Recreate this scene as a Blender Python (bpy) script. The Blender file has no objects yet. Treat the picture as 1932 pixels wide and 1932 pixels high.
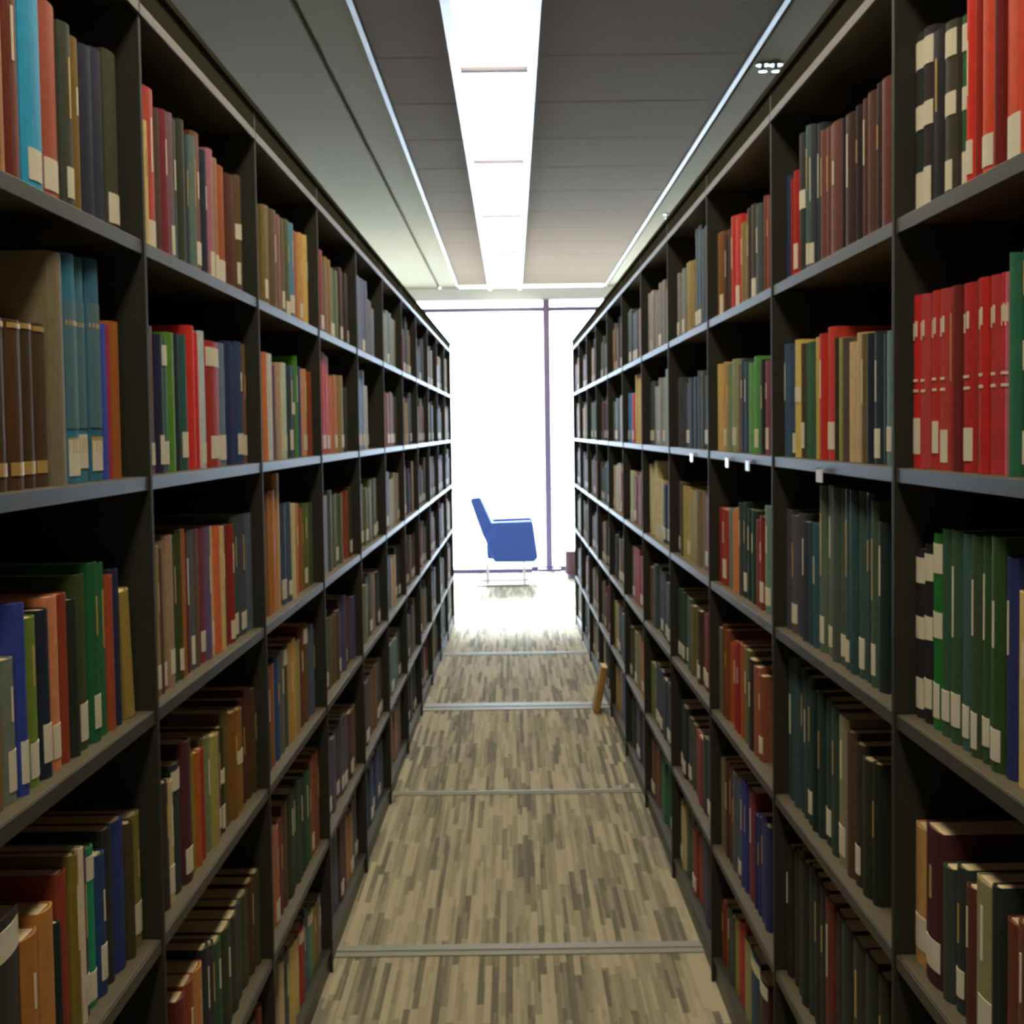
import bpy, bmesh, math, random
from mathutils import Matrix, Vector
random.seed(7)
sc = bpy.context.scene
col = sc.collection

# ---------------------------------------------------------------- camera, sky, exposure
cd = bpy.data.cameras.new('camera'); cam = bpy.data.objects.new('camera', cd); col.objects.link(cam)
cd.sensor_width = 36.0; cd.lens = 36.0 * 2735.56 / 1932.0; cd.clip_start = 0.05; cd.clip_end = 200
R_ = ((0.999901, 0.000077, -0.014098), (0.014072, 0.055629, 0.998352), (-0.000861, 0.998452, -0.055622))  # right, up, forward
cam.matrix_world = Matrix(((R_[0][0], R_[1][0], -R_[2][0], 0.0), (R_[0][1], R_[1][1], -R_[2][1], 0.0),
                           (R_[0][2], R_[1][2], -R_[2][2], 1.499), (0, 0, 0, 1)))
sc.camera = cam
w = bpy.data.worlds.new('sky'); sc.world = w; w.use_nodes = True
bg = w.node_tree.nodes['Background']; bg.inputs[0].default_value = (0.68, 0.83, 1.0, 1); bg.inputs[1].default_value = 17.0
vs = sc.view_settings; vs.view_transform = 'Standard'; vs.look = 'None'; vs.gamma = 1.0; vs.use_curve_mapping = False; vs.exposure = 0.0
STRIP = 12.0            # brightness of the ceiling light diffusers
CEIL = 3.02; WALL_Y = 15.5
sl = bpy.data.lights.new('sun', 'SUN'); sl.energy = 27.0; sl.angle = math.radians(9); sl.color = (0.88, 0.94, 1.0)
so = bpy.data.objects.new('sun', sl); col.objects.link(so); so.rotation_euler = (math.radians(-59), 0, math.radians(3))
cd.dof.use_dof = True; cd.dof.focus_distance = 0.5; cd.dof.aperture_fstop = 60.0     # the photo is soft all over
pl = bpy.data.lights.new('window_daylight_portal', 'AREA'); pl.shape = 'RECTANGLE'; pl.size = 10.0; pl.size_y = 2.75
pl.cycles.is_portal = True
po = bpy.data.objects.new('window_daylight_portal', pl); col.objects.link(po)
po.location = (0, WALL_Y + 0.12, 1.42); po.rotation_euler = (math.radians(-90), 0, 0)

# ---------------------------------------------------------------- materials
def srgb(h):
    v = [int(h[i:i + 2], 16) / 255 for i in (0, 2, 4)]
    return [((c + 0.055) / 1.055) ** 2.4 if c > 0.04045 else c / 12.92 for c in v]
def mat(name, rgb, rough=0.6, metal=0.0, spec=0.5, noise=0.0, nscale=20.0, bump=0.0, stretch=None):
    m = bpy.data.materials.new(name); m.use_nodes = True; nt = m.node_tree; b = nt.nodes['Principled BSDF']
    b.inputs['Base Color'].default_value = (*rgb, 1); b.inputs['Roughness'].default_value = rough
    b.inputs['Metallic'].default_value = metal; b.inputs['Specular IOR Level'].default_value = spec
    if noise or bump:
        tc = nt.nodes.new('ShaderNodeTexCoord'); n = nt.nodes.new('ShaderNodeTexNoise'); n.inputs['Scale'].default_value = nscale; n.inputs['Detail'].default_value = 4
        mp = nt.nodes.new('ShaderNodeMapping'); nt.links.new(tc.outputs['Object'], mp.inputs[0]); nt.links.new(mp.outputs[0], n.inputs['Vector'])
        if stretch: mp.inputs['Scale'].default_value = stretch
        if noise:
            mx = nt.nodes.new('ShaderNodeMix'); mx.data_type = 'RGBA'; mx.inputs[6].default_value = (*[c * (1 - noise) for c in rgb], 1)
            mx.inputs[7].default_value = (*[min(1, c * (1 + noise)) for c in rgb], 1); nt.links.new(n.outputs['Fac'], mx.inputs[0]); nt.links.new(mx.outputs[2], b.inputs['Base Color'])
        if bump:
            bp = nt.nodes.new('ShaderNodeBump'); bp.inputs['Strength'].default_value = bump; bp.inputs['Distance'].default_value = 0.002
            nt.links.new(n.outputs['Fac'], bp.inputs['Height']); nt.links.new(bp.outputs[0], b.inputs['Normal'])
    return m
def emit(name, rgb, s):
    m = bpy.data.materials.new(name); m.use_nodes = True; nt = m.node_tree; nt.nodes.remove(nt.nodes['Principled BSDF'])
    e = nt.nodes.new('ShaderNodeEmission'); e.inputs[0].default_value = (*rgb, 1); e.inputs[1].default_value = s
    nt.links.new(e.outputs[0], nt.nodes['Material Output'].inputs[0]); return m
M = {}
M['steel'] = mat('painted_steel', (0.032, 0.033, 0.025), 0.6, 0.0, 0.2, 0.12, 30, 0.05)
M['canopy'] = mat('matt_canopy_paint', (0.045, 0.043, 0.030), 0.9, 0.0, 0.0, 0.1, 30)
M['back'] = mat('back_panel_haze_lift', (0.085, 0.083, 0.068), 0.7, 0.0, 0.2, 0.1, 30)  # lightened: the haze that lifts the dark shelf backs is put into this colour
M['board'] = mat('shelf_board_top', (0.115, 0.098, 0.062), 0.55, 0.0, 0.25, 0.1, 30)
M['edge'] = mat('painted_steel_edge', (0.050, 0.048, 0.034), 0.42, 0.0, 0.2, 0.08, 30)
M['kick'] = mat('kick_steel', (0.05, 0.05, 0.06), 0.4, 0.3, 0.4, 0.08, 30)
M['pages'] = mat('paper_pages', (0.85, 0.68, 0.42), 0.9, 0, 0.2, 0.12, 300)
M['label'] = mat('label_paper', (0.78, 0.74, 0.60), 0.8, 0, 0.3, 0.05, 80)
M['gold'] = mat('gold_foil', (0.62, 0.42, 0.13), 0.45, 0.2, 0.5, 0.1, 80)
M['teal_panel'] = mat('teal_panel', (0.09, 0.20, 0.26), 0.6)
M['ink'] = mat('black_ink', (0.02, 0.02, 0.025), 0.6)
M['ceil'] = mat('painted_plaster_ceiling', (0.33, 0.30, 0.21), 0.92, 0, 0.03, 0.04, 3)
M['panel'] = mat('ceiling_panel', (0.205, 0.15, 0.092), 0.92, 0, 0.05, 0.06, 40, 0.1)
M['rail'] = mat('ceiling_rail', (0.26, 0.28, 0.27), 0.5, 0.2)
M['white'] = mat('white_paint', (0.78, 0.79, 0.80), 0.7, 0, 0.3, 0.02, 5)
M['housing'] = mat('light_housing', (0.34, 0.35, 0.42), 0.35, 0.4)
M['diff'] = emit('lit_diffuser', (1.0, 0.87, 0.64), STRIP)
M['frame'] = mat('window_frame', (0.20, 0.155, 0.28), 0.5, 0.1)  # pale lilac of the bloom around the window is put into the base colour
M['divider'] = mat('light_divider', (0.10, 0.09, 0.12), 0.6)
M['chrome'] = mat('brushed_chrome', (0.55, 0.58, 0.62), 0.3, 0.9)
M['track'] = mat('floor_track_metal', (0.30, 0.31, 0.25), 0.6, 0.0, 0.3, 0.1, 40)
M['chair'] = mat('blue_upholstery', (0.05, 0.11, 0.48), 0.75, 0, 0.3, 0.1, 60, 0.2)
M['mauve'] = mat('mauve_upholstery', (0.14, 0.07, 0.09), 0.8, 0, 0.3, 0.1, 60, 0.2)
M['wall'] = mat('wall_paint', (0.72, 0.72, 0.70), 0.8, 0, 0.3, 0.03, 4)
M['clip'] = mat('clip_plastic', (0.9, 0.9, 0.95), 0.15, 0, 0.8)
def glass():
    m = bpy.data.materials.new('window_glass'); m.use_nodes = True; nt = m.node_tree; nt.nodes.remove(nt.nodes['Principled BSDF'])
    t = nt.nodes.new('ShaderNodeBsdfTransparent'); t.inputs[0].default_value = (0.96, 0.98, 1, 1)
    g = nt.nodes.new('ShaderNodeBsdfGlossy'); g.inputs['Roughness'].default_value = 0.02
    mx = nt.nodes.new('ShaderNodeMixShader'); fr = nt.nodes.new('ShaderNodeFresnel'); fr.inputs[0].default_value = 1.25
    nt.links.new(fr.outputs[0], mx.inputs[0]); nt.links.new(t.outputs[0], mx.inputs[1]); nt.links.new(g.outputs[0], mx.inputs[2])
    nt.links.new(mx.outputs[0], nt.nodes['Material Output'].inputs[0]); return m
M['glass'] = glass()
def book_mat():
    m = bpy.data.materials.new('book_cloth'); m.use_nodes = True; nt = m.node_tree; b = nt.nodes['Principled BSDF']
    a = nt.nodes.new('ShaderNodeVertexColor'); a.layer_name = 'Col'
    tc = nt.nodes.new('ShaderNodeTexCoord'); n = nt.nodes.new('ShaderNodeTexNoise'); n.inputs['Scale'].default_value = 60; n.inputs['Detail'].default_value = 5
    nt.links.new(tc.outputs['Object'], n.inputs['Vector'])
    rp = nt.nodes.new('ShaderNodeMapRange'); rp.inputs['To Min'].default_value = 0.78; rp.inputs['To Max'].default_value = 1.22
    nt.links.new(n.outputs['Fac'], rp.inputs['Value'])
    mx = nt.nodes.new('ShaderNodeMix'); mx.data_type = 'RGBA'; mx.blend_type = 'MULTIPLY'; mx.inputs[0].default_value = 1
    nt.links.new(a.outputs['Color'], mx.inputs[6]); nt.links.new(rp.outputs[0], mx.inputs[7]); nt.links.new(mx.outputs[2], b.inputs['Base Color'])
    b.inputs['Roughness'].default_value = 0.62; b.inputs['Specular IOR Level'].default_value = 0.22
    return m
M['book'] = book_mat()
def carpet():
    m = bpy.data.materials.new('striped_carpet'); m.use_nodes = True; nt = m.node_tree; b = nt.nodes['Principled BSDF']; N = nt.nodes; L = nt.links
    tc = N.new('ShaderNodeTexCoord'); sp = N.new('ShaderNodeSeparateXYZ'); L.new(tc.outputs['Object'], sp.inputs[0])
    def mth(op, a, bb=None):
        n = N.new('ShaderNodeMath'); n.operation = op
        for i, v in enumerate((a, bb)):
            if v is None: continue
            if isinstance(v, (int, float)): n.inputs[i].default_value = v
            else: L.new(v, n.inputs[i])
        return n.outputs[0]
    def layer(wx, ly, seed):
        cx = mth('FLOOR', mth('DIVIDE', sp.outputs[0], wx))
        wn = N.new('ShaderNodeTexWhiteNoise'); wn.noise_dimensions = '1D'; L.new(mth('ADD', cx, seed), wn.inputs['W'])
        cy = mth('FLOOR', mth('ADD', mth('DIVIDE', sp.outputs[1], ly), mth('MULTIPLY', wn.outputs['Value'], 17.0)))
        cb = N.new('ShaderNodeCombineXYZ'); L.new(cx, cb.inputs[0]); L.new(cy, cb.inputs[1]); cb.inputs[2].default_value = seed
        w2 = N.new('ShaderNodeTexWhiteNoise'); w2.noise_dimensions = '3D'; L.new(cb.outputs[0], w2.inputs['Vector']); return w2.outputs['Value']
    a = layer(0.019, 0.40, 3.3); c = layer(0.010, 0.25, 9.1)
    s = mth('ADD', mth('MULTIPLY', a, 0.70), mth('MULTIPLY', c, 0.30))
    rp = N.new('ShaderNodeValToRGB'); L.new(s, rp.inputs[0]); e = rp.color_ramp.elements
    e[0].position = 0.15; e[0].color = (0.17, 0.16, 0.12, 1); e[1].position = 0.8; e[1].color = (0.50, 0.45, 0.31, 1)
    k = e.new(0.42); k.color = (0.33, 0.30, 0.21, 1)
    nz = N.new('ShaderNodeTexNoise'); nz.inputs['Scale'].default_value = 260; nz.inputs['Detail'].default_value = 3; L.new(tc.outputs['Object'], nz.inputs['Vector'])
    mr = N.new('ShaderNodeMapRange'); mr.inputs['To Min'].default_value = 0.75; mr.inputs['To Max'].default_value = 1.25; L.new(nz.outputs['Fac'], mr.inputs['Value'])
    mx = N.new('ShaderNodeMix'); mx.data_type = 'RGBA'; mx.blend_type = 'MULTIPLY'; mx.inputs[0].default_value = 1
    L.new(rp.outputs[0], mx.inputs[6]); L.new(mr.outputs[0], mx.inputs[7]); L.new(mx.outputs[2], b.inputs['Base Color'])
    bp = N.new('ShaderNodeBump'); bp.inputs['Strength'].default_value = 0.4; bp.inputs['Distance'].default_value = 0.003
    L.new(nz.outputs['Fac'], bp.inputs['Height']); L.new(bp.outputs[0], b.inputs['Normal'])
    b.inputs['Roughness'].default_value = 0.95; b.inputs['Specular IOR Level'].default_value = 0.15
    return m
M['carpet'] = carpet()

# ---------------------------------------------------------------- mesh helpers
class MB:
    def __init__(s): s.v = []; s.f = []; s.c = []; s.mi = []
    def box(s, x0, x1, y0, y1, z0, z1, c=None, mi=0):
        if x0 > x1: x0, x1 = x1, x0
        i = len(s.v); s.v += [(x0, y0, z0), (x1, y0, z0), (x1, y1, z0), (x0, y1, z0), (x0, y0, z1), (x1, y0, z1), (x1, y1, z1), (x0, y1, z1)]
        for q in ((0, 3, 2, 1), (4, 5, 6, 7), (0, 1, 5, 4), (1, 2, 6, 5), (2, 3, 7, 6), (3, 0, 4, 7)):
            s.f.append(tuple(i + k for k in q)); s.c.append(c); s.mi.append(mi)
    def prism(s, poly, axis, a, b, c=None, mi=0):      # poly: 2-D outline (counter-clockwise), extruded along axis
        n = len(poly); i = len(s.v)
        for t in (a, b):
            for (u, v) in poly:
                s.v.append({'x': (t, u, v), 'y': (u, t, v), 'z': (u, v, t)}[axis])
        s.f.append(tuple(i + k for k in range(n))); s.f.append(tuple(i + n + k for k in reversed(range(n)))); s.c += [c, c]; s.mi += [mi, mi]
        for k in range(n):
            k2 = (k + 1) % n; s.f.append((i + k, i + n + k, i + n + k2, i + k2)); s.c.append(c); s.mi.append(mi)
    def cyl(s, p, r, h, n=20, axis='z', mi=0):
        P = [(math.cos(2 * math.pi * k / n) * r, math.sin(2 * math.pi * k / n) * r) for k in range(n)]
        if axis == 'z': s.prism([(p[0] + a, p[1] + b) for a, b in P], 'z', p[2], p[2] + h, mi=mi)
        elif axis == 'x': s.prism([(p[1] + a, p[2] + b) for a, b in P], 'x', p[0], p[0] + h, mi=mi)
        else: s.prism([(p[0] + a, p[2] + b) for a, b in P], 'y', p[1], p[1] + h, mi=mi)
    def build(s, name, mats, parent=None, loc=None, bevel=0.0, fix=False, smooth=False, segs=2):
        me = bpy.data.meshes.new(name); me.from_pydata(s.v, [], s.f)
        if not isinstance(mats, (list, tuple)): mats = [mats]
        for m in mats: me.materials.append(m)
        if len(mats) > 1: me.polygons.foreach_set('material_index', s.mi)
        if any(c is not None for c in s.c):
            ca = me.color_attributes.new('Col', 'FLOAT_COLOR', 'CORNER')
            buf = []
            for f, c in zip(s.f, s.c): buf += [*(c or (1, 1, 1)), 1.0] * len(f)
            ca.data.foreach_set('color', buf)
        me.update()
        if fix:
            bm = bmesh.new(); bm.from_mesh(me); bmesh.ops.recalc_face_normals(bm, faces=bm.faces); bm.to_mesh(me); bm.free()
        o = bpy.data.objects.new(name, me); col.objects.link(o)
        if parent: o.parent = parent
        if loc: o.location = loc
        if smooth: me.polygons.foreach_set('use_smooth', [True] * len(me.polygons))
        if bevel:
            b = o.modifiers.new('bevel', 'BEVEL'); b.width = bevel; b.segments = segs; b.limit_method = 'ANGLE'
        return o
def tag(o, label=None, cat=None, group=None, kind=None):
    if label: o['label'] = label
    if cat: o['category'] = cat
    if group: o['group'] = group
    if kind: o['kind'] = kind
    return o
def empty(name, loc, rz=0.0, parent=None):
    o = bpy.data.objects.new(name, None); col.objects.link(o); o.location = loc; o.rotation_euler = (0, 0, rz); o.empty_display_size = 0.05
    if parent: o.parent = parent
    return o
def structure(o): o['kind'] = 'structure'; return o
BOOKS = [
(-1,-1,0,'0.367,0.049,0.263,8a5a28,,0;0.415,0.063,0.264,5a2418,,0;0.478,0.076,0.268,2a86a8,w,0;0.554,0.070,0.249,8e4534,w,0;0.624,0.047,0.239,383c30,w,0;0.671,0.045,0.234,6a5024,,0;0.716,0.050,0.235,2c2e38,,0;0.766,0.056,0.244,2e303c,,0;0.822,0.065,0.256,3c3c2c,w,0'),
(-1,-1,1,'0.346,0.049,0.191,3e2e1c,g,0;0.394,0.052,0.192,442e1c,g,0;0.446,0.049,0.195,3a2c1c,g,0;0.495,0.050,0.195,42301e,g,0;0.546,0.056,0.286,6a6048,,0;0.602,0.055,0.291,2c6478,ugw,0;0.656,0.044,0.292,3a6672,ugw,0;0.700,0.061,0.296,2e5a6a,ugw,0;0.761,0.016,0.213,3c4890,,0;0.777,0.021,0.214,8a3040,,0;0.797,0.054,0.220,8a5020,,0'),
(-1,-1,2,'0.305,0.051,0.179,6a5020,,0;0.356,0.040,0.161,60685c,w,0;0.395,0.027,0.219,2c3878,w,0;0.423,0.050,0.198,5a7028,w,0;0.473,0.037,0.202,1e2430,w,0;0.510,0.043,0.213,c07850,w,0;0.553,0.036,0.212,7a3420,,0;0.589,0.032,0.201,222820,,0;0.621,0.052,0.228,34401e,w,0;0.673,0.084,0.239,1c5030,w,0;0.757,0.030,0.215,8a4028,,0;0.787,0.032,0.220,202840,,0;0.820,0.043,0.185,8a7438,,6'),
(-1,-1,3,'0.277,0.112,0.226,2c2a26,T,0;0.389,0.111,0.179,96602c,,0;0.500,0.020,0.162,1e2624,,0;0.520,0.038,0.215,7a3424,,0;0.559,0.029,0.227,6a5a24,,0;0.588,0.018,0.228,cfc0a0,,0;0.606,0.031,0.217,46284a,w,0;0.637,0.038,0.212,1e7a58,Tw,0;0.675,0.041,0.192,24385a,w,0;0.716,0.045,0.215,2a2a2a,,0;0.761,0.054,0.214,28305e,,0;0.816,0.033,0.197,3a3420,,0;0.849,0.053,0.198,6a6430,w,0'),
(-1,0,0,'0.088,0.041,0.197,cdb26a,,0;0.129,0.066,0.258,9a3c2e,w,0;0.195,0.026,0.237,4c3a34,,0;0.221,0.035,0.241,6a2a30,,0;0.256,0.029,0.243,6e5256,w,0;0.285,0.060,0.243,26342a,,0;0.344,0.043,0.252,36382a,,0;0.387,0.035,0.235,2c343a,,0;0.422,0.037,0.240,56665e,,0;0.460,0.065,0.256,66402e,w,0;0.525,0.039,0.235,282c36,,0;0.564,0.047,0.245,925c68,w,0;0.610,0.047,0.237,86684a,w,0;0.658,0.080,0.234,8a441e,w,0;0.737,0.079,0.230,4c2a22,,0;0.816,0.090,0.236,52402a,wm,0'),
(-1,0,1,'0.093,0.045,0.229,5c4c46,w,0;0.139,0.043,0.219,22263a,w,0;0.182,0.042,0.215,3c5a48,wT,0;0.224,0.055,0.228,4a7424,,0;0.279,0.038,0.229,222a2a,,0;0.317,0.047,0.230,2a4c46,w,0;0.364,0.096,0.249,c8322a,,0;0.460,0.039,0.246,a8b4b0,w,0;0.499,0.119,0.232,8c2a22,wT,0;0.618,0.080,0.235,56687a,w,0;0.698,0.085,0.243,262c4a,,0;0.783,0.067,0.247,2c3c5c,w,0;0.849,0.052,0.246,6a4a34,w,0'),
(-1,0,2,'0.085,0.036,0.236,7a6a3a,w,0;0.121,0.020,0.230,54342c,,0;0.140,0.038,0.240,6e6a4a,w,0;0.178,0.039,0.246,8c7058,w,0;0.218,0.033,0.243,26402c,,0;0.251,0.030,0.250,3a3a1c,w,0;0.281,0.027,0.250,8a5228,,0;0.308,0.039,0.241,54261e,,0;0.347,0.029,0.243,4a4c52,w,0;0.375,0.046,0.243,564634,,0;0.421,0.043,0.240,6a3038,w,0;0.464,0.040,0.240,5a4a64,,0;0.504,0.037,0.239,c0a878,w,0;0.541,0.038,0.237,b05a38,,0;0.579,0.039,0.234,b49a68,,0;0.617,0.050,0.234,5c2420,,0;0.667,0.047,0.231,7a261e,w,0;0.714,0.055,0.244,2e4440,w,0;0.768,0.079,0.245,3c4046,w,0;0.847,0.059,0.243,4a5560,,0'),
(-1,0,3,'0.108,0.041,0.204,3a302a,,0;0.149,0.040,0.196,a8986c,w,0;0.189,0.057,0.214,2c3430,T,0;0.245,0.060,0.238,46242a,w,0;0.305,0.040,0.204,7a6a28,,0;0.346,0.031,0.200,96501e,,0;0.377,0.049,0.197,8a2c22,,0;0.426,0.047,0.208,66724a,,0;0.473,0.048,0.202,8c8248,,0;0.522,0.032,0.198,6c4030,w,0;0.554,0.038,0.201,2a3020,wm,0;0.591,0.059,0.222,5c4a20,,0;0.650,0.055,0.210,6e4c1e,,0;0.706,0.058,0.204,7c5a24,m,0;0.763,0.045,0.215,422024,,0;0.808,0.057,0.228,4a2c22,,0;0.865,0.041,0.219,423420,,0'),
(-1,0,4,'0.164,0.059,0.200,5c2420,w,0;0.224,0.066,0.203,7a3420,,0;0.290,0.063,0.202,a87040,,0;0.354,0.096,0.217,2a2a30,,0;0.450,0.073,0.189,28442c,,0;0.523,0.079,0.190,2e3424,,0;0.602,0.067,0.188,34342a,,0;0.669,0.054,0.191,3a3c38,,0;0.724,0.073,0.189,3a3c2c,,0;0.797,0.060,0.195,422c22,,0;0.857,0.049,0.198,3c3826,,0'),
(-1,1,0,'0.212,0.112,0.229,6a5a34,w,0;0.323,0.069,0.236,5c4a34,,0;0.392,0.079,0.236,6e4436,,0;0.472,0.060,0.238,5e4a30,w,0;0.532,0.063,0.243,4c5238,w,0;0.594,0.073,0.244,437286,w,0;0.667,0.067,0.234,8a5244,,0;0.734,0.088,0.237,a8804a,w,0;0.823,0.083,0.243,c8a866,,0'),
(-1,1,1,'0.187,0.048,0.243,b06a3c,,0;0.235,0.070,0.243,f0f0e0,,0;0.305,0.057,0.219,5a4450,,0;0.362,0.069,0.228,a08466,,0;0.430,0.071,0.231,a8b49c,w,0;0.501,0.074,0.228,2c3c40,w,0;0.575,0.068,0.231,2a2e3c,m,0;0.643,0.055,0.258,3f7a20,,0;0.698,0.053,0.234,34406a,,0;0.751,0.075,0.230,b08060,w,0;0.826,0.078,0.226,7c3a1e,,0'),
(-1,1,2,'0.157,0.052,0.276,7a5024,,0;0.209,0.082,0.279,9c6228,,0;0.291,0.082,0.315,a87c4c,,0;0.373,0.070,0.241,34404c,w,0;0.443,0.071,0.240,3c4854,w,0;0.514,0.057,0.234,c8bc88,,0;0.571,0.076,0.230,a86830,,0;0.647,0.088,0.226,7a4424,,0;0.735,0.093,0.224,505a2c,w,0;0.828,0.078,0.220,3e4a34,,0'),
(-1,1,3,'0.127,0.047,0.223,2a3a34,,0;0.174,0.063,0.230,80502e,,0;0.238,0.066,0.242,28406a,,0;0.304,0.076,0.241,58584a,,0;0.380,0.064,0.247,3c4838,T,0;0.443,0.099,0.242,a07c44,,0;0.542,0.069,0.230,8a8048,,0;0.611,0.075,0.263,5a2c1c,,0;0.685,0.065,0.257,5a441f,T,0;0.750,0.085,0.229,3a4a5c,,0;0.836,0.070,0.219,34404a,,0'),
(-1,1,4,'0.181,0.071,0.223,96604c,w,0;0.252,0.060,0.224,6a3424,,0;0.312,0.064,0.246,4c3a30,,0;0.376,0.082,0.257,2c3424,,0;0.458,0.085,0.252,2c3a2c,,0;0.543,0.098,0.246,303a30,,0;0.641,0.094,0.247,2e4a34,,0;0.735,0.099,0.253,7c4a34,w,0;0.835,0.053,0.262,74422c,,0'),
(-1,1,5,'0.232,0.053,0.206,c0a884,T,0;0.285,0.071,0.206,3c4444,,0;0.355,0.066,0.200,b09a5c,,0;0.422,0.077,0.189,b0985a,,0;0.498,0.081,0.191,8c2a1c,T,0;0.580,0.085,0.192,44505a,,0;0.665,0.089,0.178,4e7a5c,T,0;0.754,0.084,0.162,7c683c,,0;0.838,0.068,0.160,7c7690,,0'),
(1,-1,0,'0.449,0.034,0.260,7a2018,,0;0.484,0.071,0.235,b03c22,w,0;0.554,0.024,0.241,5e1c18,,0;0.578,0.050,0.236,b03a20,w,0;0.627,0.017,0.235,7c2018,,0;0.645,0.032,0.232,b82c1c,w,0;0.677,0.033,0.217,1e4e2e,wmT,0;0.710,0.047,0.220,38342a,wmT,0;0.757,0.056,0.224,1e1e22,,0;0.813,0.046,0.241,2e2628,wmT,0;0.859,0.047,0.246,262c26,wmT,0'),
(1,-1,1,'0.452,0.047,0.251,1c4a2c,wmTy,0;0.500,0.013,0.249,2e6048,,0;0.513,0.024,0.230,a05058,r,0;0.537,0.025,0.232,a0262a,r,0;0.563,0.030,0.232,963030,r,0;0.592,0.026,0.232,a0241e,r,0;0.618,0.032,0.233,7c1c1c,,0;0.650,0.046,0.232,962420,rw,0;0.696,0.023,0.233,5c2020,,0;0.720,0.034,0.234,8c2420,,0;0.754,0.038,0.235,963630,rw,0;0.792,0.035,0.236,9a2c24,rw,0;0.827,0.036,0.235,9a3838,r,0;0.863,0.043,0.237,a82420,rw,0'),
(1,-1,2,'0.447,0.058,0.219,b8a060,,0;0.505,0.033,0.254,262c54,,0;0.538,0.046,0.275,28401e,w,0;0.584,0.034,0.273,2a4226,w,0;0.618,0.036,0.271,30402a,w,0;0.654,0.038,0.270,34504a,w,0;0.692,0.044,0.272,2e4630,w,0;0.736,0.044,0.271,2c4834,w,0;0.779,0.044,0.262,1c6028,wmT,0;0.823,0.039,0.244,201f20,wmT,0;0.863,0.043,0.235,222222,wmT,0'),
(1,-1,3,'0.441,0.048,0.196,5a3826,,0;0.490,0.050,0.180,5c301e,,0;0.540,0.027,0.210,222822,,0;0.567,0.074,0.199,7c7652,w,0;0.641,0.036,0.176,4c2c24,,0;0.677,0.083,0.189,28302a,w,0;0.760,0.078,0.211,3e1e22,w,0;0.838,0.068,0.193,a87e4a,w,0'),
(1,0,0,'0.112,0.055,0.227,58302a,,0;0.167,0.034,0.230,2e201e,,0;0.201,0.088,0.226,4c2e26,,0;0.289,0.035,0.224,241e1c,,0;0.325,0.061,0.221,38241f,,0;0.385,0.028,0.223,221c1e,,0;0.413,0.081,0.228,5a3229,,0;0.494,0.087,0.233,583028,,0;0.581,0.042,0.257,232c30,,0;0.622,0.043,0.263,32343a,w,0;0.665,0.040,0.271,3a5450,w,0;0.705,0.056,0.266,2a2c2a,m,0;0.761,0.088,0.206,8c2018,w,0;0.849,0.057,0.212,24304a,,0'),
(1,0,1,'0.083,0.041,0.198,54706a,w,0;0.123,0.048,0.197,1e2824,,0;0.171,0.087,0.203,242a32,w,0;0.259,0.029,0.204,5c4a2c,,0;0.288,0.094,0.209,9c8660,,0;0.382,0.032,0.206,4a4038,,0;0.414,0.048,0.209,7c7636,,0;0.462,0.019,0.211,2c2c20,,0;0.481,0.108,0.232,a8342a,w,0;0.589,0.043,0.221,a88c48,,0;0.632,0.085,0.215,30523e,,0;0.717,0.038,0.217,40341e,w,0;0.755,0.053,0.227,b8a058,m,0;0.808,0.098,0.221,2c4254,w,0'),
(1,0,2,'0.141,0.046,0.260,1e2828,,0;0.187,0.036,0.290,3a4a38,w,0;0.223,0.044,0.301,24383a,,0;0.267,0.045,0.301,32483c,w,0;0.312,0.040,0.301,2a4040,,0;0.353,0.042,0.302,304444,w,0;0.395,0.040,0.300,3e4a3c,w,0;0.435,0.053,0.302,404840,,0;0.488,0.055,0.303,525a48,w,0;0.543,0.054,0.300,4c5a48,w,0;0.597,0.083,0.228,2e484e,,0;0.680,0.113,0.227,2c3038,,0;0.793,0.113,0.232,48464a,w,0'),
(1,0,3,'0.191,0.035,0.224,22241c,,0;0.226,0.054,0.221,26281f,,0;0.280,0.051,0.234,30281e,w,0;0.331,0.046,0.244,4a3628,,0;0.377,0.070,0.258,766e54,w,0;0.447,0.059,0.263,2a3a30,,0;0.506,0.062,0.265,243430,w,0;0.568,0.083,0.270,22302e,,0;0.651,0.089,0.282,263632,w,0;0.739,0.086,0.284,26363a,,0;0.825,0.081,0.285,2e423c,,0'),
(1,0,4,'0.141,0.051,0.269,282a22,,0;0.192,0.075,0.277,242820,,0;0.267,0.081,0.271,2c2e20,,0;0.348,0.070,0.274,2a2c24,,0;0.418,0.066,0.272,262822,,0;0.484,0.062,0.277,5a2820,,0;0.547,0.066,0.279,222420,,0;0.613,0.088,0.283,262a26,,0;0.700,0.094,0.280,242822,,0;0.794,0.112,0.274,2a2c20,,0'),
(1,1,0,'0.156,0.088,0.207,6e3a2e,,0;0.244,0.068,0.205,3a4646,,0;0.313,0.112,0.215,3c3228,w,0;0.425,0.114,0.186,6a5a2c,,0;0.539,0.145,0.225,a83028,w,0;0.684,0.108,0.211,3c2c26,,0;0.792,0.114,0.219,6a4424,w,0'),
(1,1,1,'0.158,0.051,0.203,6a3c44,w,0;0.208,0.088,0.207,20241c,,0;0.297,0.113,0.219,487a3c,w,0;0.410,0.123,0.213,30404c,,0;0.533,0.073,0.212,6a4434,,0;0.606,0.139,0.228,76805a,w,0;0.745,0.083,0.225,a87c50,w,0;0.828,0.078,0.226,b09458,,0'),
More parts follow.
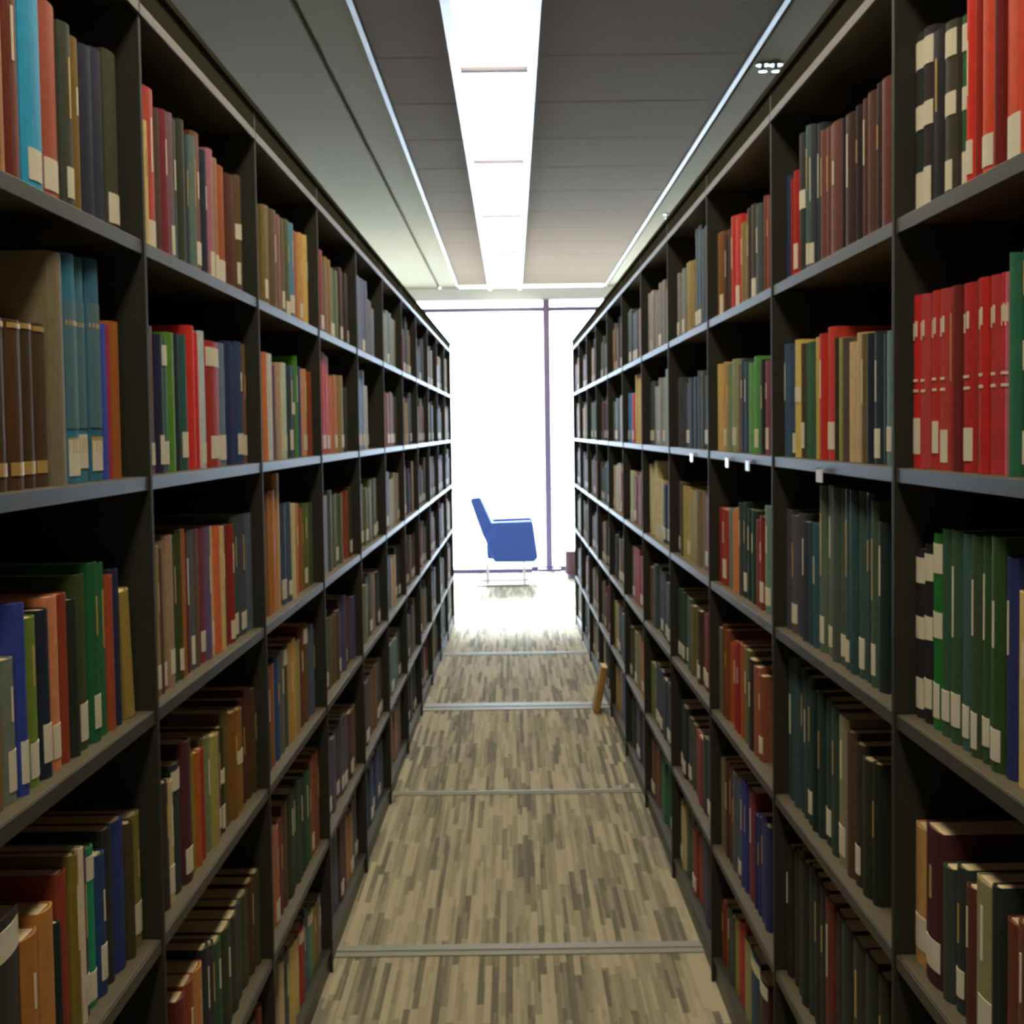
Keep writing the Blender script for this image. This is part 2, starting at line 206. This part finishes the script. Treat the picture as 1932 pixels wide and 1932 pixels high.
(1,1,2,'0.165,0.079,0.235,5c7462,w,0;0.245,0.109,0.209,6a241c,w,0;0.354,0.131,0.216,1e3424,,0;0.485,0.099,0.229,28322e,w,0;0.584,0.106,0.210,b06a38,,0;0.690,0.064,0.201,5c7066,,0;0.754,0.152,0.196,8a3226,w,0'),
(1,1,3,'0.270,0.100,0.193,76422e,w,0;0.371,0.075,0.213,2a2420,,0;0.446,0.066,0.224,565c30,,0;0.511,0.055,0.226,8c4a2c,,0;0.566,0.086,0.224,7c1e1e,,0;0.652,0.091,0.216,8a3a1e,,0;0.743,0.088,0.232,6a3c20,,0;0.830,0.076,0.223,50564e,,0'),
(1,1,4,'0.207,0.102,0.235,282c50,,0;0.309,0.091,0.229,262c52,,0;0.400,0.077,0.265,6a2c30,,0;0.477,0.088,0.267,283060,,0;0.565,0.147,0.251,3c444a,w,0;0.711,0.111,0.251,4a2c24,,0;0.822,0.084,0.250,5a5440,,0'),
(1,1,5,'0.215,0.102,0.187,3a2220,T,0;0.317,0.135,0.197,24384a,T,0;0.452,0.079,0.193,8a8058,,0;0.532,0.083,0.216,8c2a22,,0;0.615,0.074,0.193,7c7030,,0;0.689,0.093,0.178,38443a,,0;0.782,0.124,0.162,6e3020,,0'),
]

# ---------------------------------------------------------------- the two shelving rows
S = 0.914                                   # bay length
ROW = {-1: (-0.5476, 0.0069, 2.1396), 1: (0.5475, -0.0069, 2.0351)}     # face x at y=0, drift per metre, y of the first upright
LIP = [2.11, 1.764, 1.42, 1.073, 0.728, 0.36]
TOPS = [l + 0.02 for l in LIP] + [0.07]
DEPTH = 0.36; NB0, NB1 = -3, 10
HROW = 2.17
def rowpoint(s, y, d=0.0):                  # d: distance behind the face
    X0, a, _ = ROW[s]; return Vector((X0 + a * y + s * d, y, 0))

# ---------------------------------------------------------------- room shell
m = MB(); m.box(-6, 6, -4, WALL_Y + 0.15, -0.2, 0.0); structure(m.build('floor', M['carpet']))
m = MB()
m.box(-6, -0.76, -4, WALL_Y + 0.15, CEIL, CEIL + 0.15)
m.box(-0.76, -0.735, -4, WALL_Y + 0.15, CEIL + 0.03, CEIL + 0.15)
m.box(-0.735, -0.56, -4, WALL_Y + 0.15, CEIL, CEIL + 0.15)
m.box(1.03, 6, -4, WALL_Y + 0.15, CEIL, CEIL + 0.15)
m.box(-0.56, 1.03, -4, WALL_Y + 0.15, CEIL + 0.04, CEIL + 0.15)
structure(m.build('ceiling', M['ceil']))
y = -3.99; k = 0
m = MB()
while y < WALL_Y - 0.5:
    m.box(-0.535, -0.228, y + 0.003, y + 0.827, CEIL - 0.004, CEIL + 0.04); m.box(0.124, 0.985, y + 0.003, y + 0.827, CEIL - 0.004, CEIL + 0.04)
    y += 0.83
structure(m.build('ceiling', M['panel'], bevel=0.003))
for i, x in enumerate((-0.548, 0.998)):
    m = MB(); m.box(x - 0.010, x + 0.010, -4, WALL_Y, CEIL - 0.012, CEIL + 0.04); structure(m.build('trim_%d' % (i + 1), M['rail']))
for nm, a in (('wall_left', (-6.15, -6)), ('wall_right', (6, 6.15))):
    m = MB(); m.box(a[0], a[1], -4, WALL_Y + 0.15, 0, CEIL + 0.15); structure(m.build(nm, M['wall']))
m = MB(); m.box(-6.15, 6.15, -4.15, -4, 0, CEIL + 0.15); structure(m.build('wall_back', M['wall']))
# window wall: header, end piers, glazing with mullions
m = MB(); m.box(-6, 6, WALL_Y, WALL_Y + 0.15, 2.89, CEIL); m.box(-6, -5.2, WALL_Y, WALL_Y + 0.15, 0, 2.89); m.box(5.2, 6, WALL_Y, WALL_Y + 0.15, 0, 2.86)
structure(m.build('wall_front', M['white']))
XM = [-5.2, -3.32, -1.47, 0.38, 2.23, 4.08, 5.2]
for i in range(6):
    a, b = XM[i] + 0.035, XM[i + 1] - 0.035
    r = structure(empty('window_%d' % (i + 1), ((a + b) / 2, WALL_Y + 0.05, 0)))
    hw = (b - a) / 2
    m = MB(); m.box(-hw, hw, -0.03, 0.03, 2.77, 2.815); m.box(-hw, hw, -0.04, 0.04, 0.0, 0.05); m.box(-hw, hw, -0.012, 0.012, 0.862, 0.882)
    m.build('window_frame', M['frame'], r)
    m = MB(); m.box(-hw, hw, -0.004, 0.004, 0.05, 0.862); m.box(-hw, hw, -0.004, 0.004, 0.882, 2.77); m.box(-hw, hw, -0.004, 0.004, 2.815, 2.89); m.build('pane', M['glass'], r)
for i, x in enumerate(XM):
    m = MB(); m.box(x - 0.035, x + 0.035, WALL_Y - 0.02, WALL_Y + 0.12, 0.03, 2.89); m.box(x - 0.12, x + 0.12, WALL_Y - 0.09, WALL_Y + 0.12, 0.0, 0.03)
    structure(m.build('trim_%d' % (i + 3), M['frame'], bevel=0.003))
m = MB(); m.box(-5.2, 0.19, WALL_Y - 0.16, WALL_Y - 0.10, 0, 0.045)
structure(m.build('baseboard_front', M['frame'], bevel=0.004))
# paving outside the window
m = MB(); m.box(-40, 40, WALL_Y + 0.3, WALL_Y + 60, -0.4, -0.3); structure(m.build('ground', M['white']))

# ---------------------------------------------------------------- ceiling light run
LY = [6.0 + 2.03 * k for k in range(-4, 5)]
ordn = ['first', 'second', 'third', 'fourth', 'fifth', 'sixth', 'seventh', 'eighth', 'ninth', 'tenth', 'eleventh', 'twelfth', 'thirteenth', 'fourteenth']
for i, yy in enumerate(LY):
    y1 = min(yy + 2.03, WALL_Y - 0.35) - yy
    if y1 < 0.5: continue
    t = empty('ceiling_light', (-0.052, yy, CEIL))
    vis = i - 3
    tag(t, ('lit ceiling strip light above the aisle, %s from the top of the photo' % ordn[vis] if vis >= 0 else 'lit ceiling strip light overhead, %s behind the visible run' % ordn[-vis - 1]), 'ceiling light', 'strip lights in the ceiling run')
    m = MB(); m.box(-0.173, -0.135, 0, y1, -0.06, 0.04); m.box(0.135, 0.173, 0, y1, -0.06, 0.04); m.box(-0.135, 0.135, 0.0, y1, 0.02, 0.04)
    m.build('housing', M['housing'], t, bevel=0.003)
    m = MB(); m.box(-0.135, 0.135, 0, 0.055, -0.05, 0.02); m.build('divider', M['divider'], t)
    m = MB(); m.box(-0.134, 0.134, 0.056, y1 - 0.002, -0.035, -0.028); m.build('diffuser', M['diff'], t)
for i, (x, yv) in enumerate(((1.07, 6.16), (1.125, 6.16), (1.12, 10.36))):
    t = empty('sprinkler', (x, yv, CEIL)); tag(t, ['small chrome ceiling sprinkler, nearest and left of its pair', 'small chrome ceiling sprinkler, nearest and right of its pair', 'small chrome ceiling sprinkler, single one far down the aisle'][i], 'sprinkler', 'ceiling sprinklers')
    m = MB(); m.cyl((0, 0, -0.008), 0.028, 0.008); m.build('rose', M['chrome'], t)
    m = MB(); m.cyl((0, 0, -0.03), 0.009, 0.022, 12); m.cyl((0, 0, -0.034), 0.018, 0.004, 16); m.build('nozzle', M['chrome'], t)

# ---------------------------------------------------------------- floor tracks
for i, yy in enumerate((2.26, 4.12, 5.95, 7.84, 9.72)):
    m = MB(); wd = (0.045, 0.045, 0.03, 0.10, 0.05)[i]
    x0, x1 = rowpoint(-1, yy).x - 0.02, rowpoint(1, yy).x + 0.02
    m.box(x0, x1, yy - wd, yy + wd, 0, 0.004); m.box(x0, x1, yy - wd * 0.2, yy + wd * 0.2, 0.004, 0.007)
    o = m.build('floor_track', M['track'], bevel=0.001)
    tag(o, ['metal floor track below the bottom edge of the photo', 'metal floor track across the carpet, nearest visible', 'thin metal floor track across the carpet, second visible', 'wide pale metal floor track, third from the camera', 'metal floor track at the start of the bright carpet'][i], 'floor track', 'metal tracks across the aisle floor')

# ---------------------------------------------------------------- bookcases
def bookcase(s, b):
    X0, a, Z0 = ROW[s]; y0 = Z0 + b * S
    r = empty('bookcase', rowpoint(s, y0), -math.atan(a))
    side = 'left' if s < 0 else 'right'
    if b == -1: which = 'bay nearest the camera, cut by the photo edge'
    elif b < -1: which = 'bay beside the camera, %s behind the nearest' % ('just' if b == -2 else 'far')
    elif b == NB1 - 1: which = 'bay at the window end'
    else: which = '%s bay from the camera' % ordn[b + 1]
    tag(r, 'dark steel bookcase, %s, %s row' % (which, side), 'bookcase', 'steel bookcases in the %s row' % side)
    t = 0.0065; E = 0.004
    def X(d): return s * d
    m = MB(); m.box(X(0), X(DEPTH), -t, t, 0.0, HROW); 
    m.build('side_panel', M['steel'], r, bevel=0.001)
    if b == NB1 - 1:
        m = MB(); m.box(X(0), X(DEPTH), S - t, S + t, 0.0, HROW); m.build('side_panel', M['steel'], r, bevel=0.001)
    m = MB(); m.box(X(DEPTH - 0.012), X(DEPTH), t, S - t - E, 0.0, HROW); m.build('back_panel', M['back'], r)
    for k in range(1, 6):
        z = TOPS[k]
        m = MB(); m.box(X(0.006), X(DEPTH - 0.012), t, S - t - E, z - 0.006, z, mi=1)
        m.box(X(0.002), X(0.006), t, S - t - E, z - 0.02, z)
        o = m.build('shelf', [M['edge'], M['board']], r, bevel=0.0008)
    m = MB(); m.box(X(0.004), X(DEPTH - 0.012), t, S - t - E, TOPS[6] - 0.008, TOPS[6]); m.build('base_shelf', M['edge'], r)
    m = MB(); m.box(X(0.01), X(0.02), t, S - t - E, 0.0, TOPS[6] - 0.008); m.build('kick_plate', M['kick'], r)
    z = LIP[0]
    m = MB(); m.box(X(0.0), X(DEPTH), t, S - t - E, z + 0.012, z + 0.02); m.box(X(-0.003), X(0.003), -t, S + (t if b == NB1 - 1 else -t - E), z, z + 0.016)
    m.build('top_panel', M['edge'], r, bevel=0.001)
    e = S + (t if b == NB1 - 1 else -t - E)
    m = MB(); m.box(X(0.0), X(0.004), t, S - t - E, z + 0.02, HROW); m.box(X(-0.006), X(DEPTH), -t, e, HROW, HROW + 0.012)
    m.build('canopy', M['canopy'], r, bevel=0.001)
    return r
for s in (-1, 1):
    for b in range(NB0, NB1): bookcase(s, b)

# small clear label clips hanging from the second shelf edge, right row
for i, (b, u) in enumerate(((2, 0.34), (1, 0.62), (1, 0.30), (0, 0.50))):
    X0, a, Z0 = ROW[1]; y = Z0 + (b + u) * S
    m = MB(); m.box(-0.006, -0.0035, -0.022, 0.022, -0.018, 0.006); m.box(-0.006, 0.002, -0.022, 0.022, 0.0045, 0.006)
    o = m.build('shelf_clip', M['clip'], loc=rowpoint(1, y) + Vector((0.0015, 0, LIP[2] + 0.002)))
    tag(o, ['shiny clip under the third shelf edge, farthest down the right row', 'shiny clip under the third shelf edge, above orange and red books', 'shiny clip under the third shelf edge, second from the camera', 'shiny clip above the tall grey-green set, right row'][i], 'clip', 'clips on the right shelf edge')

# ---------------------------------------------------------------- books
GAIN = 1.75
def colr(h, g=GAIN):
    c = srgb(h); k = [c[0] * g * 0.95, c[1] * g * 1.0, c[2] * g * 1.12]
    mxv = max(k); f = 1.0 if mxv < 0.75 else 0.75 / mxv
    return tuple(max(0.004, v * f) for v in k)
def spine_poly(t, d, s):                     # outline of a case binding seen from above; x runs into the shelf
    b = min(0.006, t * 0.22)
    P = []
    for k in range(7):
        u = k / 6; P.append((-b * (1 - (2 * u - 1) ** 2) + b, t * u))
    return P, b
def make_book(s, t, h, d, c, flags, seed):
    """case (spine and two boards), page block, call-number label, title marks; spine faces the aisle at x=0"""
    rnd = random.Random(seed)
    P, b = spine_poly(t, d, s)
    th = 0.0028
    outer = [(s * x, y) for x, y in P]
    m = MB()
    tt = h
    # spine shell
    inner = [(s * (x + th), max(th, min(t - th, y))) for x, y in P]
    poly = outer + inner[::-1]
    n = len(P)
    for k in range(n - 1):
        q = [outer[k], outer[k + 1], inner[k + 1], inner[k]]
        m.prism(q, 'z', 0, h, c)
    m.box(s * b, s * d, 0, th, 0, h, c); m.box(s * b, s * d, t - th, t, 0, h, c)
    return m, b, th
def colour_name(hexv):
    import colorsys
    r, g, b = [int(hexv[i:i + 2], 16) / 255 for i in (0, 2, 4)]
    hh, ll, ss = colorsys.rgb_to_hls(r, g, b); hh *= 360
    v = max(r, g, b); sat = (v - min(r, g, b)) / max(v, 0.01)
    if v < 0.19 and sat < 0.35: return 'black'
    if sat < 0.13: return 'dark grey' if v < 0.33 else ('grey' if v < 0.6 else 'white')
    if v > 0.62 and sat < 0.35: return 'cream'
    if hh < 14 or hh >= 345: n = 'red' if sat > 0.55 else 'maroon' if v < 0.45 else 'brick red'
    elif hh < 38: n = 'orange' if (v > 0.62 and sat > 0.5) else 'brown' if v < 0.6 else 'tan'
    elif hh < 66: n = 'yellow' if (v > 0.6 and sat > 0.3) else 'olive'
    elif hh < 170: n = 'green'
    elif hh < 200: n = 'teal'
    elif hh < 262: n = 'navy' if v < 0.36 else 'blue'
    else: n = 'purple' if hh < 300 else 'pink' if v > 0.5 else 'plum'
    if n in ('navy', 'maroon', 'plum', 'brick red', 'tan', 'olive', 'pink', 'yellow', 'orange'): return n
    if v < 0.28: return 'blackish ' + n
    if v < 0.42: return 'dark ' + n
    if v > 0.6 or sat > 0.72 and v > 0.45: return 'bright ' + n
    return n
SHELF = ['top shelf', 'second shelf', 'third shelf', 'fourth shelf', 'fifth shelf', 'bottom shelf']
BAY = {-1: 'nearest', 0: 'second', 1: 'third'}
def parse(txt):
    out = []
    for e in txt.split(';'):
        q = e.split(','); y0, t, h = float(q[0]), float(q[1]), float(q[2])
        if t > 0.082 and not ('T' in q[4]):
            rr = int(q[3], 16) % 7
            hx = ''.join('%02x' % max(8, min(250, int(q[3][i:i + 2], 16) + (-9 if rr % 2 else 10))) for i in (0, 2, 4))
            out.append((y0, t * 0.52, h, q[3], q[4], float(q[5]))); out.append((y0 + t * 0.52, t * 0.48, h - 0.004 * (rr - 3), hx, q[4].replace('w', ''), 0.0))
        else: out.append((y0, t, h, q[3], q[4], float(q[5])))
    return out
labels_used = {}
taken = set()
pending = []
seed = 100
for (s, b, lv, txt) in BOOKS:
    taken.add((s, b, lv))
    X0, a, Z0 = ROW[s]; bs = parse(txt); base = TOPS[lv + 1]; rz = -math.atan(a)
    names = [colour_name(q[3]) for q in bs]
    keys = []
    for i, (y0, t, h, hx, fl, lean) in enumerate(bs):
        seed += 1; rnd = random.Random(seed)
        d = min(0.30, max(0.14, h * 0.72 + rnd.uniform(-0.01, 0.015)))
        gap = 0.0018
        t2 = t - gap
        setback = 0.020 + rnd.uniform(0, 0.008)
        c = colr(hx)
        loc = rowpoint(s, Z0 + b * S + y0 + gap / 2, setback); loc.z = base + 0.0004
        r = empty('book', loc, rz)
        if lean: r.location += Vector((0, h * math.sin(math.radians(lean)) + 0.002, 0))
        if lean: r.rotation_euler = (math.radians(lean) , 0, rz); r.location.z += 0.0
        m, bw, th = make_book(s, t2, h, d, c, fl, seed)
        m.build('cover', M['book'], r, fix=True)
        pb = MB(); pin = 0.003
        pb.box(s * (bw + th), s * (d - 0.004), th, t2 - th, pin, h - 0.002); pb.build('page_block', M['pages'], r)
        # call-number label wrapped on the spine
        yl0, yl1 = t2 * 0.10, t2 * 0.90
        def patch(nm, z0, z1, mt, y0_=None, y1_=None, lbl=None):
            ya, yb = (yl0 if y0_ is None else y0_), (yl1 if y1_ is None else y1_)
            q = MB(); N = 5
            for k in range(N):
                u0 = ya + (yb - ya) * k / N; u1 = ya + (yb - ya) * (k + 1) / N
                f0 = bw * (1 - (1 - (2 * u0 / t2 - 1) ** 2)); f1 = bw * (1 - (1 - (2 * u1 / t2 - 1) ** 2))
                q.prism([(s * (f0 - 0.0009), u0), (s * (f1 - 0.0009), u1), (s * (f1 + 0.0012), u1), (s * (f0 + 0.0012), u0)], 'z', z0, z1)
            return q.build(nm, mt, r, fix=True)
        if 'w' in fl:
            z0 = 0.008 + rnd.uniform(0, 0.014); k1 = rnd.uniform(0.08, 0.22); o = patch('spine_label', z0, z0 + rnd.uniform(0.034, 0.050), M['label'], t2 * k1, t2 * (k1 + rnd.uniform(0.55, 0.72)))
        if 'm' in fl: patch('title_label', h * 0.47, h * 0.60, M['label'], t2 * 0.06, t2 * 0.94)
        if 'T' in fl: patch('top_label', h * 0.80, h * 0.95, M['label'] if 'y' not in fl else M['gold'], t2 * 0.04, t2 * 0.96)
        if 'u' in fl: patch('title_panel', h * 0.24, h * 0.80, M['teal_panel'], t2 * 0.05, t2 * 0.92)
        if 'g' in fl:
            for z0 in ((0.14, 0.19, 0.70) if 'u' in fl else (0.10, 0.965)): patch('gilt_band', h * z0 - 0.003, h * z0 + (0.003 if z0 > 0.15 else 0.012), M['gold'])
        if 'r' in fl:
            patch('white_title', h * 0.76, h * 0.85, M['label'], t2 * 0.3, t2 * 0.42); patch('white_title', h * 0.74, h * 0.84, M['label'], t2 * 0.55, t2 * 0.68)
            patch('white_author', h * 0.50, h * 0.515, M['label'], t2 * 0.28, t2 * 0.72); patch('white_author', h * 0.44, h * 0.455, M['label'], t2 * 0.25, t2 * 0.75)
        elif not set(fl) & set('mTgu') and t2 > 0.026 and rnd.random() < 0.5:
            mt = M['gold'] if rnd.random() < 0.45 else M['label']
            z0 = h * rnd.uniform(0.45, 0.6); z1 = h * rnd.uniform(0.72, 0.86)
            patch('spine_title', z0, z1, mt, t2 * 0.45, t2 * 0.55)
        # label text
        prev = names[i - 1] if i else None; nxt = names[i + 1] if i + 1 < len(bs) else None
        me_ = names[i] + (' labelled' if 'w' in fl else '')
        side = 'left' if s < 0 else 'right'; sd = 'right' if s < 0 else 'left'
        place = '%s, %s %s bay' % (SHELF[lv], BAY[b], side)
        pending.append([r, me_, prev, nxt, place, sd, i, len(bs), (s, b, lv)])
        tag(r, None, 'book', 'books standing in the %s row' % side)
def count(key): return sum(1 for q in cand if q == key)
def lab1(p):
    r, me_, prev, nxt, place, sd, i, n, k = p
    if i == 0: return '%s book first past the near upright, %s' % (me_, place)
    if i == n - 1: return '%s book last before the far upright, %s' % (me_, place)
    return '%s book %s of the %s one, %s' % (me_, sd, prev, place)
cand = [lab1(p) for p in pending]
for j, p in enumerate(pending):
    if cand.count(cand[j]) > 1 and p[3]:
        cand[j] = '?' + '%s book between %s and %s ones, %s' % (p[1], p[2], p[3], p[4])
cand2 = list(cand)
for j, p in enumerate(pending):
    if cand.count(cand[j]) > 1:
        same = [q for q in range(len(pending)) if pending[q][8] == p[8] and pending[q][1] == p[1]]
        cand2[j] = '%s of the %s books counting from the camera, %s' % (ordn[same.index(j)], p[1], p[4])
for j, p in enumerate(pending): p[0]['label'] = cand2[j].lstrip('?')

# ---------------------------------------------------------------- all further books of both rows: one mass
PAL = ['3a3c48', '6a3430', '5a4432', '6a5028', '4c5638', '402c2a', '8a4a3a', '2c3a34', '30343c', '7c6c50', '3c4a54', 'a0906c', '5c5a50', '26302c', '4a4a40', '702a24', '2c4a3c', '8a7040', '545c60', '34303a', '907c60', '20241f', '463a2c']
FAR = {
 (-1, 2, 0): '3a3c48 7a3a34 5a4432 7a5a28 54603c 402c2a 3a302c', (-1, 2, 1): '9c7c6c a8423a+ a83a36+ a86a50 8a7048 2e3830 -', (-1, 2, 2): 'c0a488 8090a0 484a38 505640 4a5430 7a3a28 343424',
 (-1, 2, 3): '66684a 505030 4a4c30 584a30 4c3a34 44405a 5a3430 44405a', (-1, 2, 4): '7c5a30 4c4c5a 4a3438 4c4c5a 4a3438 604a30', (-1, 2, 5): '8a6a44 4a4a5a 4a3438 8a6a44 4a4a5a',
 (-1, 3, 0): '8a94a0 4a4c60+ 4c4c60+ 5c5450 788090', (-1, 3, 1): '9aa8c8+ 8898c8+ 90a0c0+ a8a898 - -', (-1, 3, 2): '50583a 4c5234 5a5a38 50583a 4a4c30', (-1, 3, 3): '6a6a44 6a6a44 44442c 7c5c40 34403a', (-1, 3, 4): '4c4450 4a4038 6a4a34 3a3c34', (-1, 3, 5): 'a05a38 3a4858 2c3c6a 3c5068',
 (-1, 4, 0): '5c6a5a 70705c 5a6258 6a6658', (-1, 4, 1): '5c5c4c 7a4438 70483c 3c3430', (-1, 4, 2): '7c4c48 402c34 a09478 8a8470', (-1, 4, 3): '7a5048 3c4c50 a88c5c 2c3430', (-1, 4, 4): '4c5a60 48645c 3c4a40', (-1, 4, 5): '8a7c4c 7a5a3c 605038',
 (1, 2, 0): '3c4248+ 30383c+ 3c4c50+ 7c6838 84703c 70706c 74746c', (1, 2, 1): '7c4848 24302a 3c4440 343c48 303438 3a3c40', (1, 2, 2): '74282c 6e2c2c 6e6048 8a7c48 98884c 4c4840', (1, 2, 3): '6a3020 6a2c24 3a2c24 5c5034 3a4c38 2c4034', (1, 2, 4): '2a3040 303438 6c302c 3c4038 24282c', (1, 2, 5): 'a0803c 34384a 7a3428 3a4a34 9a9468',
 (1, 3, 0): '8a8a84 787068 6a6258 706a60 8a847c', (1, 3, 1): '8a948c+ 78847c+ 808078 84887c 3c4048', (1, 3, 2): '34383a 2c3440 b0a878 c0b488+ b8b080+', (1, 3, 3): '34383a 303434 34383a 3c4444 5c4c3c', (1, 3, 4): '34384a 2a3038 2c3038 60684a', (1, 3, 5): '3a3a44 1e4a3c 2e5a40 5c3a2c',
 (1, 4, 0): '6a3030 7a4428 3c4044 44484c', (1, 4, 1): 'b8a85c+ d0a030+ c8b468+ c8503c 5080b0', (1, 4, 2): '3c5044 6c4434 7c4030 a0a888', (1, 4, 3): '3c6454 8a342c 8a3428 4c3c34', (1, 4, 4): 'a08858 b05a44 7a7048 3a4438', (1, 4, 5): '34303c 3c3440 2c3038',
 (1, 5, 1): '9a989c a0a0a4 5c6468 50585c', (1, 5, 4): '26242e 24242c 2c2834 90884c', (1, 5, 2): '8a4028 7c3c24 ac9c84 b8ac98', (1, 5, 5): '2c3038 4a5870 90784c',
}
fm = MB(); PG = (0.80, 0.66, 0.44); LB = (0.74, 0.72, 0.62)
for s in (-1, 1):
    X0, a, Z0 = ROW[s]
    for b in range(NB0, NB1):
        for lv in range(6):
            if (s, b, lv) in taken: continue
            rnd = random.Random(1000 * (s + 2) + 10 * (b + 5) + lv)
            base = TOPS[lv + 1] + 0.0004; op = LIP[lv] - base
            spec = FAR.get((s, b, lv)); L = []
            if spec:
                e = spec.split(); 
                if s > 0: e = e[::-1] if False else e
                wd = [rnd.uniform(0.8, 1.2) for _ in e]; tot = 0.88; q = 0.012
                for k, x in enumerate(e):
                    t = tot * wd[k] / sum(wd)
                    if x[0] != '-':
                        n = 2 if t > 0.085 else 1
                        hh = min(op - 0.015, rnd.uniform(0.27, 0.30) if '+' in x else rnd.uniform(0.205, 0.245))
                        for j in range(n): L.append((q + j * t / n, t / n, hh - rnd.uniform(0, 0.006), x.rstrip('+')))
                    q += t
            else:
                q = 0.010; end = S - 0.010 - rnd.uniform(0, 0.10); fam = rnd.sample(PAL, 12)
                while q < end - 0.02:
                    t = min(rnd.choice([0.022, 0.03, 0.036, 0.045, 0.055]), end - q); x = rnd.choice(fam); n = 1 if rnd.random() < 0.8 else 3
                    hh = min(op - 0.02, rnd.gauss(0.225, 0.022))
                    for j in range(n):
                        if q + t > end: break
                        L.append((q, t, max(0.17, hh), x)); q += t
            th = math.atan(a)
            for (q, t, h, x) in L:
                c = colr(x); g = 0.0006; d = min(0.27, h * 0.72); sb = 0.020 + rnd.uniform(0, 0.012)
                m2 = MB(); bw = min(0.004, t * 0.2); tb = 0.0028; t -= g
                P = [(s * (bw * (1 - (1 - (2 * u - 1) ** 2))), t * u) for u in (0, 0.25, 0.5, 0.75, 1)]
                m2.prism([P[0], P[1], P[2], P[3], P[4], (s * (bw + tb), t), (s * (bw + tb), 0)], 'z', 0, h, c)
                m2.box(s * (bw + tb), s * d, 0, tb, 0, h, c); m2.box(s * (bw + tb), s * d, t - tb, t, 0, h, c)
                m2.box(s * (bw + tb), s * (d - 0.004), tb, t - tb, 0.003, h - 0.002, PG)
                if rnd.random() < 0.4: m2.box(s * -0.0008, s * (bw + 0.002), t * 0.15, t * 0.85, 0.015, 0.055, LB)
                o = rowpoint(s, Z0 + b * S, 0); cs, sn = math.cos(-th), math.sin(-th)
                i0 = len(fm.v)
                for (vx, vy, vz) in m2.v:
                    vx += s * sb; vy += q
                    fm.v.append((o.x + cs * vx - sn * vy, o.y + sn * vx + cs * vy, vz + base))
                for f, cc in zip(m2.f, m2.c): fm.f.append(tuple(i0 + k for k in f)); fm.c.append(cc); fm.mi.append(0)
fo = fm.build('distant_books', M['book'], fix=True)
tag(fo, 'rows of mixed books filling the farther bays of both shelving rows', 'books', kind='stuff')

# ---------------------------------------------------------------- lounge chair and stool by the window
t = empty('lounge_chair', (-0.11, 14.25, 0.0)); tag(t, 'blue upholstered lounge chair facing right in front of the window', 'chair')
def shell(half, off):
    return [(-0.20 + off, 0.25), (-0.10 + off, 0.235)]
body = [(-0.08, 0.235), (0.31, 0.235), (0.345, 0.28), (0.30, 0.62), (0.27, 0.635), (-0.10, 0.625), (-0.185, 0.50)]
for yy, nm in ((-0.33, 'armrest'), (0.25, 'armrest')):
    m = MB(); m.prism(body, 'y', yy, yy + 0.08); m.build(nm, M['chair'], t, bevel=0.02, fix=True, segs=3)
m = MB(); m.prism([(-0.15, 0.26), (0.30, 0.26), (0.31, 0.42), (-0.16, 0.42)], 'y', -0.25, 0.25); m.build('seat', M['chair'], t, bevel=0.03, fix=True, segs=3)
m = MB(); m.prism([(-0.07, 0.25), (0.0, 0.26), (0.0, 0.42), (-0.11, 0.64), (-0.21, 0.87), (-0.30, 0.86), (-0.30, 0.82), (-0.19, 0.50)], 'y', -0.318, 0.318); m.build('backrest', M['chair'], t, bevel=0.02, fix=True, segs=3)
m = MB(); m.prism([(-0.10, 0.42), (0.28, 0.42), (0.30, 0.52), (-0.12, 0.54)], 'y', -0.245, 0.245); m.build('cushion', M['chair'], t, bevel=0.04, fix=True, segs=3)
for yy in (-0.28, 0.26):
    m = MB(); m.box(-0.26, 0.26, yy, yy + 0.022, 0.0, 0.022); m.build('base_runner', M['chrome'], t, bevel=0.004)
    for xx in (-0.16, 0.20):
        m = MB(); m.box(xx, xx + 0.02, yy, yy + 0.022, 0.022, 0.25); m.build('leg', M['chrome'], t, bevel=0.003)
t = empty('stool', (0.64, 14.7, 0.0)); tag(t, 'low dark mauve stool by the window beside the right shelving end', 'stool')
m = MB(); m.cyl((0, 0, 0.04), 0.12, 0.24, 28); m.build('padded_body', M['mauve'], t, bevel=0.015, fix=True)
m = MB(); m.cyl((0, 0, 0.0), 0.10, 0.04, 28); m.build('base', M['frame'], t, fix=True)

# book leaning against the foot of the right row
r = empty('book', (rowpoint(1, 7.60).x - 0.052, 7.60, 0.0008), math.radians(90)); r.rotation_euler = (math.radians(11), 0, math.radians(90))
m, bw, th = make_book(1, 0.034, 0.245, 0.17, colr('8a6834'), '', 5); m.build('cover', M['book'], r, fix=True)
m = MB(); m.box(bw + th, 0.166, th, 0.034 - th, 0.003, 0.243); m.build('page_block', M['pages'], r)
tag(r, 'tan book standing on the carpet, leaning on the foot of the right row', 'book')
